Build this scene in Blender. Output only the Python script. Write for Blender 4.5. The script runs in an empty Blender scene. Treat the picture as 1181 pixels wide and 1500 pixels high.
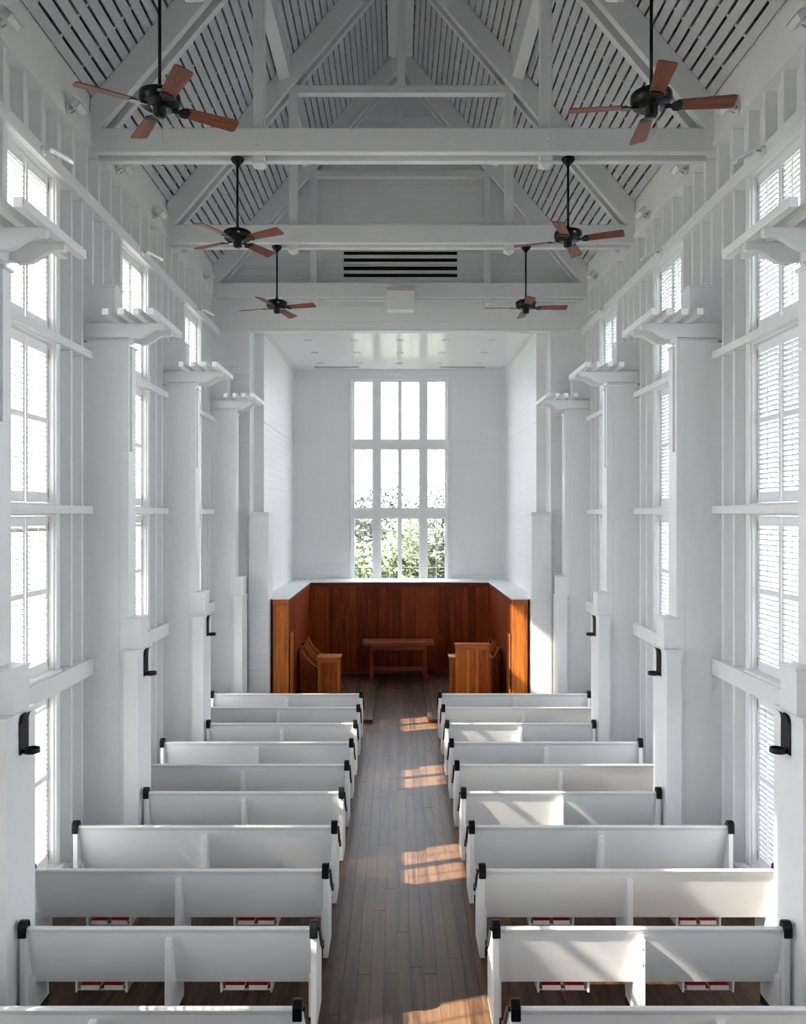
import bpy, bmesh, math, random
from mathutils import Vector, Matrix
random.seed(7)
R = math.radians
sc = bpy.context.scene
C = sc.collection

# ------------------------------------------------------------------ camera, sky, sun, exposure
HC, XC = 3.97, -0.06                      # eye height and sideways position of the camera
cam_d = bpy.data.cameras.new('camera'); cam = bpy.data.objects.new('camera', cam_d); C.objects.link(cam)
cam.location = (XC, 0, HC); cam.rotation_euler = (R(90), 0, 0)
cam_d.sensor_fit = 'HORIZONTAL'; cam_d.sensor_width = 36
cam_d.lens = 36 * 1190 / 1181
cam_d.shift_x = 8.5 / 1181; cam_d.shift_y = 4 / 1181
cam_d.clip_start = 0.05; cam_d.clip_end = 300
sc.camera = cam

SKY_STRENGTH, SUN_STRENGTH, EXPOSURE = 6.5, 28.0, 1.0
w = bpy.data.worlds.new('world'); sc.world = w; w.use_nodes = True
bg = w.node_tree.nodes['Background']
bg.inputs[0].default_value = (0.87, 0.925, 1.0, 1); bg.inputs[1].default_value = SKY_STRENGTH
sun_d = bpy.data.lights.new('sun', 'SUN'); sun_d.energy = SUN_STRENGTH; sun_d.angle = R(0.6); sun_d.color = (1.0, 0.91, 0.74)
sun = bpy.data.objects.new('sun', sun_d); C.objects.link(sun)
sun.rotation_euler = Vector((1.0, 0.33, -0.87)).to_track_quat('-Z', 'Y').to_euler()
sun.location = (-20, -8, 18)
sc.view_settings.view_transform = 'Standard'; sc.view_settings.look = 'None'
sc.view_settings.exposure = EXPOSURE; sc.view_settings.gamma = 1; sc.view_settings.use_curve_mapping = False
sc.cycles.max_bounces = 14; sc.cycles.diffuse_bounces = 9; sc.cycles.glossy_bounces = 4
sc.cycles.transparent_max_bounces = 12; sc.cycles.sample_clamp_indirect = 8.0
sc.cycles.use_denoising = True

# ------------------------------------------------------------------ key dimensions (metres)
B, Y0 = 3.1, 0.16                          # bay and offset: bay lines at Y0 + k*B
def bayline(k): return Y0 + k * B
REAR, GAB, CHB = -3.2, 16.0, 21.3          # rear wall, gable wall, chancel back wall
XW = 3.6                                   # inner face of the studs
XB = 3.72                                  # face of the boards behind the studs
WT = 8.235                                 # top of the stud wall
RIDGE, SLOPE = 12.97, 1.187                # underside of the ceiling slats
WINC = [1.71, 4.81, 7.91, 11.01, 14.11]
HW = 0.53
LEVELS = [(5.84, 7.49), (4.07, 5.754), (2.327, 3.98), (0.32, 2.14)]
CZ = 7.78                                  # chancel ceiling
CX = 2.80                                  # chancel half width

# daylight guides: portals only steer the sky's samples through real openings
def portal(loc, rot, sx, sy):
    d = bpy.data.lights.new('sky_portal', 'AREA'); d.shape = 'RECTANGLE'; d.size = sx; d.size_y = sy
    d.cycles.is_portal = True
    o = bpy.data.objects.new('sky_portal', d); C.objects.link(o); o.location = loc; o.rotation_euler = rot
for yc in WINC:
    for s in (-1, 1):
        portal((s * 3.9, yc, 3.9), (0, R(90) * s, 0), 7.3, 1.1)
portal((0, CHB + 0.3, 4.9), (R(-90), 0, 0), 2.6, 5.4)

# ------------------------------------------------------------------ materials
def mat(name, col, rough=0.5, metal=0.0, spec=0.5):
    m = bpy.data.materials.new(name); m.use_nodes = True
    b = m.node_tree.nodes['Principled BSDF']
    b.inputs['Base Color'].default_value = (*col, 1); b.inputs['Roughness'].default_value = rough
    b.inputs['Metallic'].default_value = metal; b.inputs['Specular IOR Level'].default_value = spec
    return m
def nodes(m): return m.node_tree.nodes, m.node_tree.links, m.node_tree.nodes['Principled BSDF']
def paint(name, c1, c2, rough, bump=0.04, scale=(3, 3, 3)):
    m = mat(name, c1, rough); n, l, b = nodes(m)
    tc = n.new('ShaderNodeTexCoord'); mp = n.new('ShaderNodeMapping'); mp.inputs['Scale'].default_value = scale
    oi = n.new('ShaderNodeObjectInfo'); ad = n.new('ShaderNodeVectorMath'); ad.operation = 'ADD'
    no = n.new('ShaderNodeTexNoise'); no.inputs['Scale'].default_value = 4; no.inputs['Detail'].default_value = 6
    mx = n.new('ShaderNodeMix'); mx.data_type = 'RGBA'
    mx.inputs[6].default_value = (*c1, 1); mx.inputs[7].default_value = (*c2, 1)
    l.new(tc.outputs['Object'], mp.inputs[0]); l.new(mp.outputs[0], ad.inputs[0]); l.new(oi.outputs['Random'], ad.inputs[1])
    l.new(ad.outputs[0], no.inputs[0]); l.new(no.outputs[0], mx.inputs[0]); l.new(mx.outputs[2], b.inputs['Base Color'])
    bp = n.new('ShaderNodeBump'); bp.inputs['Strength'].default_value = bump; bp.inputs['Distance'].default_value = 0.01
    l.new(no.outputs[0], bp.inputs['Height']); l.new(bp.outputs[0], b.inputs['Normal'])
    return m
def wood(name, dark, mid, light, axis, rough=0.45, grain=9.0, vary=0.35, spec=0.5, stretch=14.0):
    """long grain along axis 0/1/2, each board with its own tone"""
    m = mat(name, mid, rough, spec=spec); n, l, b = nodes(m)
    tc = n.new('ShaderNodeTexCoord'); oi = n.new('ShaderNodeObjectInfo')
    sc_ = n.new('ShaderNodeVectorMath'); sc_.operation = 'SCALE'; sc_.inputs['Scale'].default_value = 37.0
    cv = n.new('ShaderNodeCombineXYZ')
    for i in range(3): l.new(oi.outputs['Random'], cv.inputs[i])
    l.new(cv.outputs[0], sc_.inputs[0])
    ad = n.new('ShaderNodeVectorMath'); ad.operation = 'ADD'
    l.new(tc.outputs['Object'], ad.inputs[0]); l.new(sc_.outputs[0], ad.inputs[1])
    mp = n.new('ShaderNodeMapping'); s = [grain] * 3; s[axis] = grain / stretch; mp.inputs['Scale'].default_value = s
    l.new(ad.outputs[0], mp.inputs[0])
    no = n.new('ShaderNodeTexNoise'); no.inputs['Scale'].default_value = 1.6; no.inputs['Detail'].default_value = 8
    no.inputs['Distortion'].default_value = 0.6; l.new(mp.outputs[0], no.inputs[0])
    wv = n.new('ShaderNodeTexNoise'); wv.inputs['Scale'].default_value = 9; wv.inputs['Detail'].default_value = 3
    l.new(mp.outputs[0], wv.inputs[0])
    m1 = n.new('ShaderNodeMath'); m1.operation = 'MULTIPLY_ADD'; m1.inputs[1].default_value = 0.45; l.new(wv.outputs[0], m1.inputs[0]); l.new(no.outputs[0], m1.inputs[2])
    m2 = n.new('ShaderNodeMath'); m2.operation = 'MULTIPLY_ADD'; m2.inputs[1].default_value = vary; l.new(oi.outputs['Random'], m2.inputs[0]); l.new(m1.outputs[0], m2.inputs[2])
    cr = n.new('ShaderNodeValToRGB'); e = cr.color_ramp.elements
    e[0].position = 0.42; e[0].color = (*dark, 1); e[1].position = 1.15 if False else 1.0; e[1].color = (*light, 1)
    k = cr.color_ramp.elements.new(0.74); k.color = (*mid, 1)
    l.new(m2.outputs[0], cr.inputs[0]); l.new(cr.outputs[0], b.inputs['Base Color'])
    bp = n.new('ShaderNodeBump'); bp.inputs['Strength'].default_value = 0.06; bp.inputs['Distance'].default_value = 0.01
    l.new(wv.outputs[0], bp.inputs['Height']); l.new(bp.outputs[0], b.inputs['Normal'])
    return m

M = {}
M['white'] = paint('white_wall_paint', (0.86, 0.865, 0.87), (0.80, 0.81, 0.82), 0.5)
M['timber'] = paint('white_timber_paint', (0.82, 0.825, 0.83), (0.76, 0.77, 0.775), 0.5, 0.06)
M['truss'] = paint('shaded_truss_white', (0.74, 0.745, 0.755), (0.68, 0.69, 0.70), 0.5, 0.06)  # timber white greyed: the dim light up in the roof is put into the colour
M['shaded_slat'] = paint('shaded_roof_slat_white', (0.60, 0.61, 0.63), (0.53, 0.54, 0.56), 0.6, 0.05)  # white slats darkened in colour to stand in for shade under the roof
M['pew'] = paint('pew_gloss_paint', (0.84, 0.845, 0.85), (0.79, 0.80, 0.805), 0.32, 0.05, (1, 6, 6))
M['ceil'] = paint('chancel_ceiling_gloss', (0.84, 0.85, 0.85), (0.82, 0.83, 0.83), 0.18, 0.01)
M['shutter'] = paint('shutter_paint', (0.84, 0.85, 0.86), (0.80, 0.81, 0.82), 0.4, 0.02)
M['louver'] = paint('dimmed_louver_white', (0.46, 0.47, 0.48), (0.43, 0.44, 0.45), 0.45, 0.02)  # white louvers greyed in colour to hold down the daylight glare on them
M['deck'] = wood('dark_roof_deck', (0.06, 0.06, 0.063), (0.11, 0.11, 0.114), (0.15, 0.15, 0.155), 1, 0.8)
M['floor'] = wood('worn_floor_boards', (0.018, 0.007, 0.0045), (0.047, 0.023, 0.014), (0.098, 0.055, 0.033), 1, 0.36, 9.0, 0.34, 0.12, 16)
M['subfloor'] = mat('subfloor', (0.03, 0.02, 0.015), 0.8)
M['pine_v'] = wood('red_pine_vertical', (0.050, 0.006, 0.002), (0.155, 0.022, 0.005), (0.30, 0.058, 0.012), 2, 0.38, 9, 0.34, spec=0.22)
M['pine_y'] = wood('red_pine_lengthwise', (0.06, 0.009, 0.004), (0.15, 0.028, 0.010), (0.25, 0.055, 0.018), 1, 0.38, 9, 0.2, spec=0.22)
M['pine_x'] = wood('red_pine_crosswise', (0.06, 0.010, 0.005), (0.15, 0.028, 0.012), (0.24, 0.055, 0.022), 0, 0.36, 9, 0.2, spec=0.22)
M['honey_v'] = wood('honey_pine_vertical', (0.16, 0.030, 0.006), (0.42, 0.105, 0.018), (0.60, 0.20, 0.038), 2, 0.36, 10, 0.28, spec=0.22)
M['amber_v'] = wood('amber_pine_vertical', (0.10, 0.014, 0.004), (0.28, 0.054, 0.010), (0.45, 0.12, 0.022), 2, 0.36, 14, 0.3, spec=0.22)
M['honey_x'] = wood('honey_pine_crosswise', (0.20, 0.045, 0.011), (0.40, 0.105, 0.022), (0.54, 0.18, 0.040), 0, 0.36, 10, 0.2, spec=0.22)
M['blade'] = wood('mahogany_fan_blade', (0.06, 0.017, 0.009), (0.14, 0.041, 0.020), (0.24, 0.075, 0.036), 0, 0.4, 14, 0.2, 0.25)
M['iron'] = mat('black_iron', (0.003, 0.004, 0.005), 0.3, 0.0, 0.22)
M['sconce'] = mat('forged_sconce_iron', (0.014, 0.014, 0.018), 0.45, 0.0, 0.3)
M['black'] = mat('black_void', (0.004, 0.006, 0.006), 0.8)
M['metal'] = mat('painted_fixture_metal', (0.74, 0.75, 0.76), 0.35)
M['greymetal'] = mat('grey_fixture_metal', (0.42, 0.43, 0.44), 0.4)
M['lens'] = mat('frosted_lamp_glass', (0.88, 0.88, 0.87), 0.15)
M['brass'] = mat('aged_brass', (0.50, 0.42, 0.28), 0.35, 0.8)
M['paper'] = mat('page_edges', (0.82, 0.80, 0.78), 0.7)
M['red'] = mat('red_book_cover', (0.55, 0.012, 0.018), 0.45)
M['cherry_x'] = wood('cherry_table_wood', (0.11, 0.022, 0.010), (0.26, 0.058, 0.026), (0.38, 0.10, 0.05), 0, 0.3, 9, 0.2)
M['arm_edge'] = mat('pale_arm_edge', (0.50, 0.24, 0.10), 0.3)  # arm rails in a paler tone than the chair panels
M['tan'] = mat('tan_edge', (0.55, 0.47, 0.38), 0.5)
M['bark'] = wood('pale_bark', (0.16, 0.14, 0.12), (0.34, 0.31, 0.28), (0.55, 0.52, 0.48), 2, 0.9)
M['sand'] = paint('scrub_ground', (0.17, 0.15, 0.12), (0.07, 0.09, 0.04), 0.9, 0.2, (0.3, 0.3, 0.3))
def leafmat(name, a, b_):
    m = paint(name, a, b_, 0.5, 0.0, (6, 6, 6)); n, l, b = nodes(m)
    b.inputs['Subsurface Weight'].default_value = 0.0
    return m
M['leaf1'] = leafmat('yellow_green_leaf', (0.15, 0.18, 0.075), (0.085, 0.115, 0.045))
M['leaf2'] = leafmat('deep_green_leaf', (0.045, 0.062, 0.040), (0.028, 0.040, 0.028))
g = bpy.data.materials.new('window_glass'); g.use_nodes = True
n, l = g.node_tree.nodes, g.node_tree.links; n.clear()
tr = n.new('ShaderNodeBsdfTransparent'); tr.inputs[0].default_value = (0.97, 0.98, 0.98, 1)
gl = n.new('ShaderNodeBsdfGlossy'); gl.inputs['Roughness'].default_value = 0.02
mxs = n.new('ShaderNodeMixShader'); mxs.inputs[0].default_value = 0.06; out = n.new('ShaderNodeOutputMaterial')
l.new(tr.outputs[0], mxs.inputs[1]); l.new(gl.outputs[0], mxs.inputs[2]); l.new(mxs.outputs[0], out.inputs[0])
M['glass'] = g

# ------------------------------------------------------------------ mesh helpers
CACHE = {}
class MB:
    def __init__(s): s.v = []; s.f = []; s.sm = []
    def add(s, verts, faces, smooth=False):
        o = len(s.v); s.v += [tuple(p) for p in verts]
        for f in faces: s.f.append(tuple(i + o for i in f)); s.sm.append(smooth)
        return s
    def box(s, x0, x1, y0, y1, z0, z1, mtx=None):
        if x0 > x1: x0, x1 = x1, x0
        if y0 > y1: y0, y1 = y1, y0
        if z0 > z1: z0, z1 = z1, z0
        vs = [(x0, y0, z0), (x1, y0, z0), (x1, y1, z0), (x0, y1, z0), (x0, y0, z1), (x1, y0, z1), (x1, y1, z1), (x0, y1, z1)]
        if mtx: vs = [mtx @ Vector(p) for p in vs]
        return s.add(vs, [(0, 3, 2, 1), (4, 5, 6, 7), (0, 1, 5, 4), (1, 2, 6, 5), (2, 3, 7, 6), (3, 0, 4, 7)])
    def prism(s, poly, axis, a0, a1):
        """2-D polygon extruded along axis; poly is (y,z) for axis x, (x,z) for axis y, (x,y) for axis z"""
        def P(p, a): return (a, p[0], p[1]) if axis == 0 else (p[0], a, p[1]) if axis == 1 else (p[0], p[1], a)
        k = len(poly); vs = [P(p, a0) for p in poly] + [P(p, a1) for p in poly]
        fs = [tuple(range(k))[::-1], tuple(range(k, 2 * k))] + [(i, (i + 1) % k, k + (i + 1) % k, k + i) for i in range(k)]
        return s.add(vs, fs)
    def tube(s, pts, r, n=8, caps=True):
        pts = [Vector(p) for p in pts]; rs = r if isinstance(r, (list, tuple)) else [r] * len(pts)
        vs = []; fs = []
        for i, p in enumerate(pts):
            t = (pts[min(i + 1, len(pts) - 1)] - pts[max(i - 1, 0)]).normalized()
            a = t.orthogonal().normalized() if i == 0 else (a - t * a.dot(t)).normalized()
            b = t.cross(a)
            vs += [p + (a * math.cos(2 * math.pi * k / n) + b * math.sin(2 * math.pi * k / n)) * rs[i] for k in range(n)]
        for i in range(len(pts) - 1):
            for k in range(n): fs.append((i * n + k, i * n + (k + 1) % n, (i + 1) * n + (k + 1) % n, (i + 1) * n + k))
        s.add(vs, fs, True)
        if caps: s.add(vs[:n], [tuple(range(n))[::-1]]); s.add(vs[-n:], [tuple(range(n))])
        return s
    def lathe(s, prof, c=(0, 0, 0), n=20, axis=2):
        vs = []; fs = []; m = len(prof)
        for k in range(n):
            a = 2 * math.pi * k / n
            for r, h in prof:
                p = (r * math.cos(a), r * math.sin(a), h)
                if axis == 0: p = (p[2], p[0], p[1])
                if axis == 1: p = (p[0], p[2], p[1])
                vs.append((p[0] + c[0], p[1] + c[1], p[2] + c[2]))
        for k in range(n):
            for i in range(m - 1): fs.append((k * m + i, ((k + 1) % n) * m + i, ((k + 1) % n) * m + i + 1, k * m + i + 1))
        return s.add(vs, fs, True)
    def mesh(s, name, bev=0.0, seg=1):
        me = bpy.data.meshes.new(name); me.from_pydata(s.v, [], s.f)
        bm = bmesh.new(); bm.from_mesh(me)
        if not any(s.sm): bmesh.ops.recalc_face_normals(bm, faces=bm.faces)
        else: 
            for f, q in zip(bm.faces, s.sm): f.smooth = q
            bmesh.ops.remove_doubles(bm, verts=bm.verts, dist=1e-6); bmesh.ops.recalc_face_normals(bm, faces=bm.faces)
        if bev:
            ed = [e for e in bm.edges if len(e.link_faces) == 2 and e.calc_face_angle(0) > 0.5]
            bmesh.ops.bevel(bm, geom=ed, offset=bev, segments=seg, affect='EDGES', profile=0.5)
        bm.to_mesh(me); bm.free(); me.update(); return me
    def build(s, name, m, parent=None, bev=0.0, seg=1, key=None):
        if key is not None and key in CACHE: me = CACHE[key]
        else:
            me = s.mesh(name, bev, seg); me.materials.append(M[m])
            if key is not None: CACHE[key] = me
        return obj(name, me, parent)
def obj(name, me, parent=None, loc=None):
    o = bpy.data.objects.new(name, me); C.objects.link(o)
    if parent: o.parent = parent
    if loc: o.location = loc
    return o
def piece(name, m, parent, x0, x1, y0, y1, z0, z1, bev=0.0):
    """a box part with its origin at its own centre; equal sizes share one mesh"""
    d = (abs(x1 - x0), abs(y1 - y0), abs(z1 - z0)); key = ('box', m, bev) + tuple(round(q, 4) for q in d)
    b = MB().box(-d[0] / 2, d[0] / 2, -d[1] / 2, d[1] / 2, -d[2] / 2, d[2] / 2)
    o = b.build(name, m, parent, bev, 1, key); o.location = ((x0 + x1) / 2, (y0 + y1) / 2, (z0 + z1) / 2)
    return o
def tag(o, label, cat=None, group=None, kind=None):
    o['label'] = label
    if cat: o['category'] = cat
    if group: o['group'] = group
    if kind: o['kind'] = kind
    return o
def empty(name, loc=(0, 0, 0), rz=0.0):
    o = bpy.data.objects.new(name, None); C.objects.link(o); o.location = loc; o.rotation_euler = (0, 0, rz); o.empty_display_size = 0.2
    return o
def copy_tree(o, parent=None):
    c = o.copy(); C.objects.link(c); c.parent = parent
    for ch in list(o.children): copy_tree(ch, c)
    return c
SIDE = {-1: 'left', 1: 'right'}
ORD = ['nearest', 'second', 'third', 'fourth', 'fifth', 'sixth', 'seventh', 'eighth', 'ninth', 'farthest']

def cut(a0, a1, b0, b1, holes):
    """split the rectangle [a0,a1]x[b0,b1] into rectangles that avoid the holes (a = across, b = up)"""
    bs = sorted({b0, b1} | {h for q in holes for h in (q[2], q[3]) if b0 < h < b1}); res = []
    for i in range(len(bs) - 1):
        lo, hi = bs[i], bs[i + 1]; segs = [(a0, a1)]
        for q in holes:
            if q[2] < hi - 1e-6 and q[3] > lo + 1e-6:
                ns = []
                for s0, s1 in segs:
                    if q[1] <= s0 or q[0] >= s1: ns.append((s0, s1)); continue
                    if q[0] > s0: ns.append((s0, q[0]))
                    if q[1] < s1: ns.append((q[1], s1))
                segs = ns
        res += [(s0, s1, lo, hi) for s0, s1 in segs if s1 - s0 > 0.01]
    return res

# ------------------------------------------------------------------ floor
fl = MB().box(-3.9, 3.9, REAR, 16.6, -0.12, -0.022).box(-2.95, 2.95, 16.6, 21.5, -0.12, -0.022).build('floor', 'subfloor')
tag(fl, 'worn greyish brown plank floor running up the aisle between the pews', kind='structure')
PW = 0.115
mesh_stuff = MB()
def plank_rows(x, single, ya, yb):
    y = ya - random.random() * 2
    while y < yb:
        L = random.choice((1.6, 2.0, 2.4, 2.8)); a, b = max(y, ya), min(y + L, yb)
        if b - a > 0.05:
            if single:
                piece('floor_plank', 'floor', fl, x + 0.0009, x + PW - 0.0009, a + 0.001, b - 0.001, -0.022, random.uniform(-0.0008, 0.0008))
            else: mesh_stuff.box(x + 0.0009, x + PW - 0.0009, a + 0.001, b - 0.001, -0.022, random.uniform(-0.0008, 0.0006))
        y += L
i = 0
x = -PW * 33.5
while x < 3.75:
    mid = abs(x + PW / 2) < 0.87
    if mid: plank_rows(x, False, REAR + 0.05, 4.6); plank_rows(x, True, 4.6, 20.25)
    else: plank_rows(x, False, REAR + 0.05, 16.0 if abs(x + PW / 2) > 2.5 else 20.25)
    x += PW
o = mesh_stuff.build('floor_planks', 'floor', fl); o['kind'] = 'stuff'
piece('floor_outlet', 'iron', fl, -0.10, 0.08, 18.55, 18.68, 0.0, 0.006)

# ------------------------------------------------------------------ side walls: boards, studs, girts
wall = {}
for s in (-1, 1):
    b = MB(); holes = [(yc - HW, yc + HW, z0, z1) for yc in WINC for z0, z1 in LEVELS]
    for y0, y1, z0, z1 in cut(REAR, 16.2, -0.1, 9.0, holes): b.box(s * XB, s * (XB + 0.16), y0, y1, z0, z1)
    wl = b.build('wall_' + SIDE[s], 'white'); wall[s] = wl
    tag(wl, f'white {SIDE[s]} side wall of exposed studs and horizontal girts', kind='structure')
    def P(name, y0, y1, z0, z1, xa=XW, xb=XB, m='timber', bev=0.004): return piece(name, m, wl, s * xa, s * xb, y0, y1, z0, z1, bev)
    # frieze and plate above the studs
    P('frieze_board', REAR, GAB, 8.235, 8.588, XW - 0.035, XB); P('frieze_board', REAR, GAB, 8.594, 8.86, XW - 0.02, XB)
    P('wall_plate', REAR, GAB, WT - 0.05, WT, XW - 0.05, XB)
    P('girt', REAR, GAB, 7.49, 7.63, XW - 0.045, XB)
    for yc in WINC:
        lo, hi = yc - B / 2 + 0.137, yc + B / 2 - 0.137
        if yc > 14: hi = GAB - 0.3
        P('girt', lo, hi, 5.754, 5.84, XW - 0.045); P('girt', lo, hi, 3.98, 4.07, XW - 0.045)
        P('girt', lo, hi, 2.14, 2.327, XW - 0.055)
        P('sill', yc - HW - 0.06, yc + HW + 0.06, 4.07, 4.085, XW - 0.03); P('sill', yc - HW - 0.06, yc + HW + 0.06, 2.327, 2.36, XW - 0.03)
        P('sill', yc - HW - 0.06, yc + HW + 0.06, 0.27, 0.32, XW - 0.06)
        P('baseboard', lo, hi, 0.0, 0.2, XW - 0.02)
        for z0, z1 in ((5.84, 7.49), (4.07, 5.754), (2.327, 3.98), (0.2, 2.14)):
            for e in (-1, 1):
                P('jamb_stud', yc + e * HW, yc + e * (HW + 0.09), z0, z1)
                P('stud', yc + e * 0.905, yc + e * 0.95, z0, z1); P('stud', yc + e * 1.205, yc + e * 1.25, z0, z1)
        for k in range(8):
            yy = yc - B / 2 + (k + 0.5) * B / 8
            if yy < GAB - 0.1: P('stud', yy - 0.025, yy + 0.025, 7.63, WT - 0.05)
        yy = yc + B / 2
        if yy < GAB: P('stud', yy - 0.025, yy + 0.025, 6.62, 7.49)

# ------------------------------------------------------------------ gable wall with louvred vent, and its siding
gw = empty('wall_gable', (0, GAB, 0)); tag(gw, 'white horizontal board wall above the chancel opening, under the roof peak', kind='structure')
HEAD = 7.62
LV = (-1.12, 1.13, 8.60, 9.21)
def xroof(z): return min(3.72, max(0.0, (RIDGE + 0.02 - z) / SLOPE))
bk = MB()
zs = HEAD; k = 0
while zs < RIDGE - 0.1:
    z1 = min(zs + 0.15, RIDGE - 0.05)
    for a0, a1, b0, b1 in cut(-9, 9, zs, z1, [LV]):
        def clip(a, z): return max(-xroof(z), min(xroof(z), a))
        q = [(clip(a0, b0), b0 + 0.0015), (clip(a1, b0), b0 + 0.0015), (clip(a1, b1), b1 - 0.0015), (clip(a0, b1), b1 - 0.0015)]
        if q[1][0] - q[0][0] > 0.05:
            MB().prism(q, 1, 0.0, 0.02).build('siding_board', 'timber', gw)
            bk.prism([(p[0], b0 if i < 2 else b1) for i, p in enumerate(q)], 1, 0.02, 0.2)
    zs = z1
bk.build('wall_backing', 'timber', gw)
# lower flanks left and right of the chancel, stepped jambs and low piers
for s in (-1, 1):
    z = 0.0
    while z < HEAD - 0.04:
        z1 = min(z + 0.15, HEAD - 0.032)
        piece('siding_board', 'white', gw, s * 2.98, s * 3.72, 0.10, 0.12, z + 0.001, z1 - 0.001)
        z = z1
    piece('flank_backing', 'white', gw, s * 2.98, s * 3.75, 0.12, 0.6, 0, HEAD - 0.031)
    piece('flank_backing', 'white', gw, s * 2.98, s * 3.75, 0.211, 0.6, HEAD - 0.030, CZ + 0.12)
    z = 4.0
    while z < HEAD + 0.15:
        z1 = min(z + 0.15, CZ); piece('siding_board', 'white', gw, s * 2.78, s * 2.98, 0.58, 0.60, z + 0.001, z1 - 0.001); z = z1
    piece('jamb_backing', 'white', gw, s * 2.80, s * 3.0, 0.60, 0.85, 0, CZ)
    z = 0.0
    while z < 3.9:
        z1 = min(z + 0.15, 3.95); piece('siding_board', 'white', gw, s * 2.60, s * 2.99, 0.04, 0.06, z + 0.001, z1 - 0.001); z = z1
    piece('low_pier', 'white', gw, s * 2.60, s * 2.99, 0.06, 0.6, 0, 3.95)
    piece('pier_ledge', 'timber', gw, s * 2.585, s * 3.0, 0.02, 0.6, 3.95, 4.02, 0.005)
piece('header_soffit', 'white', gw, -3.72, 3.72, 0.0, 0.21, HEAD - 0.03, HEAD - 0.001, 0.004)
# louvred vent
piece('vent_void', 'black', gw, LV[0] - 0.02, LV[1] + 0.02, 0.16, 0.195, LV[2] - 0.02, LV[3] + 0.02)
for a in (0.0, 0.125, 0.27, 0.30, 0.43, 0.565):
    h = 0.022 if a in (0.27,) else 0.06 if a not in (0.0,) else 0.05
    if a == 0.30: h = 0.052
    piece('vent_slat', 'timber', gw, LV[0], LV[1], 0.005, 0.05, LV[2] + a, LV[2] + a + h)

# ------------------------------------------------------------------ chancel shell
LED = 2.29
chw = {}
for s in (-1, 1):
    b = MB().box(s * CX, s * (CX + 0.2), GAB + 0.6, CHB + 0.2, -0.1, CZ + 0.1)
    cw = b.build('wall_chancel_' + SIDE[s], 'white'); tag(cw, f'white board wall on the {SIDE[s]} side of the chancel above the wood panelling', kind='structure'); chw[s] = cw
    z = LED
    while z < CZ - 0.11:
        z1 = min(z + 0.15, CZ - 0.10)
        piece('siding_board', 'white', cw, s * (CX - 0.02), s * CX, GAB + 0.6, CHB, z + 0.001, z1 - 0.001); z = z1
    piece('belt_batten', 'white', cw, s * (CX - 0.032), s * (CX - 0.02), GAB + 0.6, CHB, 3.95, 3.97)
    piece('belt_batten', 'white', cw, s * (CX - 0.032), s * (CX - 0.02), GAB + 0.6, CHB, 5.86, 5.88)
    piece('cornice', 'timber', cw, s * (CX - 0.05), s * CX, GAB + 0.6, CHB, CZ - 0.10, CZ, 0.008)
WX = (-1.25, 1.25, 2.15, 7.53)
b = MB()
for a0, a1, z0, z1 in cut(-CX, CX, -0.1, CZ + 0.1, [WX]): b.box(a0, a1, CHB + 0.02, CHB + 0.2, z0, z1)
cb = b.build('wall_chancel_back', 'white'); tag(cb, 'white horizontal board wall behind the chancel around the tall window', kind='structure')
z = LED - 0.2
while z < CZ - 0.01:
    z1 = min(z + 0.15, CZ)
    for a0, a1, b0, b1 in cut(-CX + 0.02, CX - 0.02, z, z1, [WX]): piece('siding_board', 'white', cb, a0, a1, CHB, CHB + 0.02, b0 + 0.001, b1 - 0.001)
    z = z1
for zz in (3.95, 5.86):
    for a0, a1 in ((-CX + 0.02, WX[0] - 0.1), (WX[1] + 0.1, CX - 0.02)): piece('belt_batten', 'white', cb, a0, a1, CHB - 0.012, CHB, zz, zz + 0.02)
cc = MB().box(-3.0, 3.0, GAB + 0.201, CHB + 0.2, CZ, CZ + 0.12).build('ceiling_chancel', 'ceil'); tag(cc, 'flat glossy white chancel ceiling with recessed lights', kind='structure')

# tall window: a frame of mullions, twelve sashes with ten panes each
wn = empty('window_1', (0, CHB, 0)); tag(wn, 'tall white multi-pane window of three tiers over the altar', kind='structure')
cols = [(-1.22, -0.66), (-0.52, 0.04 - 0.035), (0.005 + 0.03, 0.585), (0.73, 1.25 - 0.02)]
cols = [(-1.225, -0.67), (-0.525, 0.0), (0.02, 0.555), (0.70, 1.235)]
rows = [(2.2, 3.91), (4.09, 5.72), (5.90, 7.50)]
wf = MB()
xs = [-1.25] + [c for p in cols for c in p] + [1.25]
for a0, a1 in zip(xs[0::2], xs[1::2]): wf.box(a0, a1, 0.03, 0.16, 2.15, 7.53)
zz_ = [2.15] + [c for p in rows for c in p] + [7.53]
wf2 = MB()
for z0, z1 in zip(zz_[0::2], zz_[1::2]):
    for a0, a1 in cols: wf2.box(a0, a1, 0.03, 0.16, z0, z1)
wf.build('mullion_frame', 'timber', wn); wf2.build('transom_frame', 'timber', wn)
for xa in (-1.33, 1.25): piece('casing', 'timber', wn, xa, xa + 0.08, -0.02, 0.02, 2.2, 7.61, 0.004)
piece('casing', 'timber', wn, -1.33, 1.33, -0.022, 0.02, 7.53, 7.61, 0.004)
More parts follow.
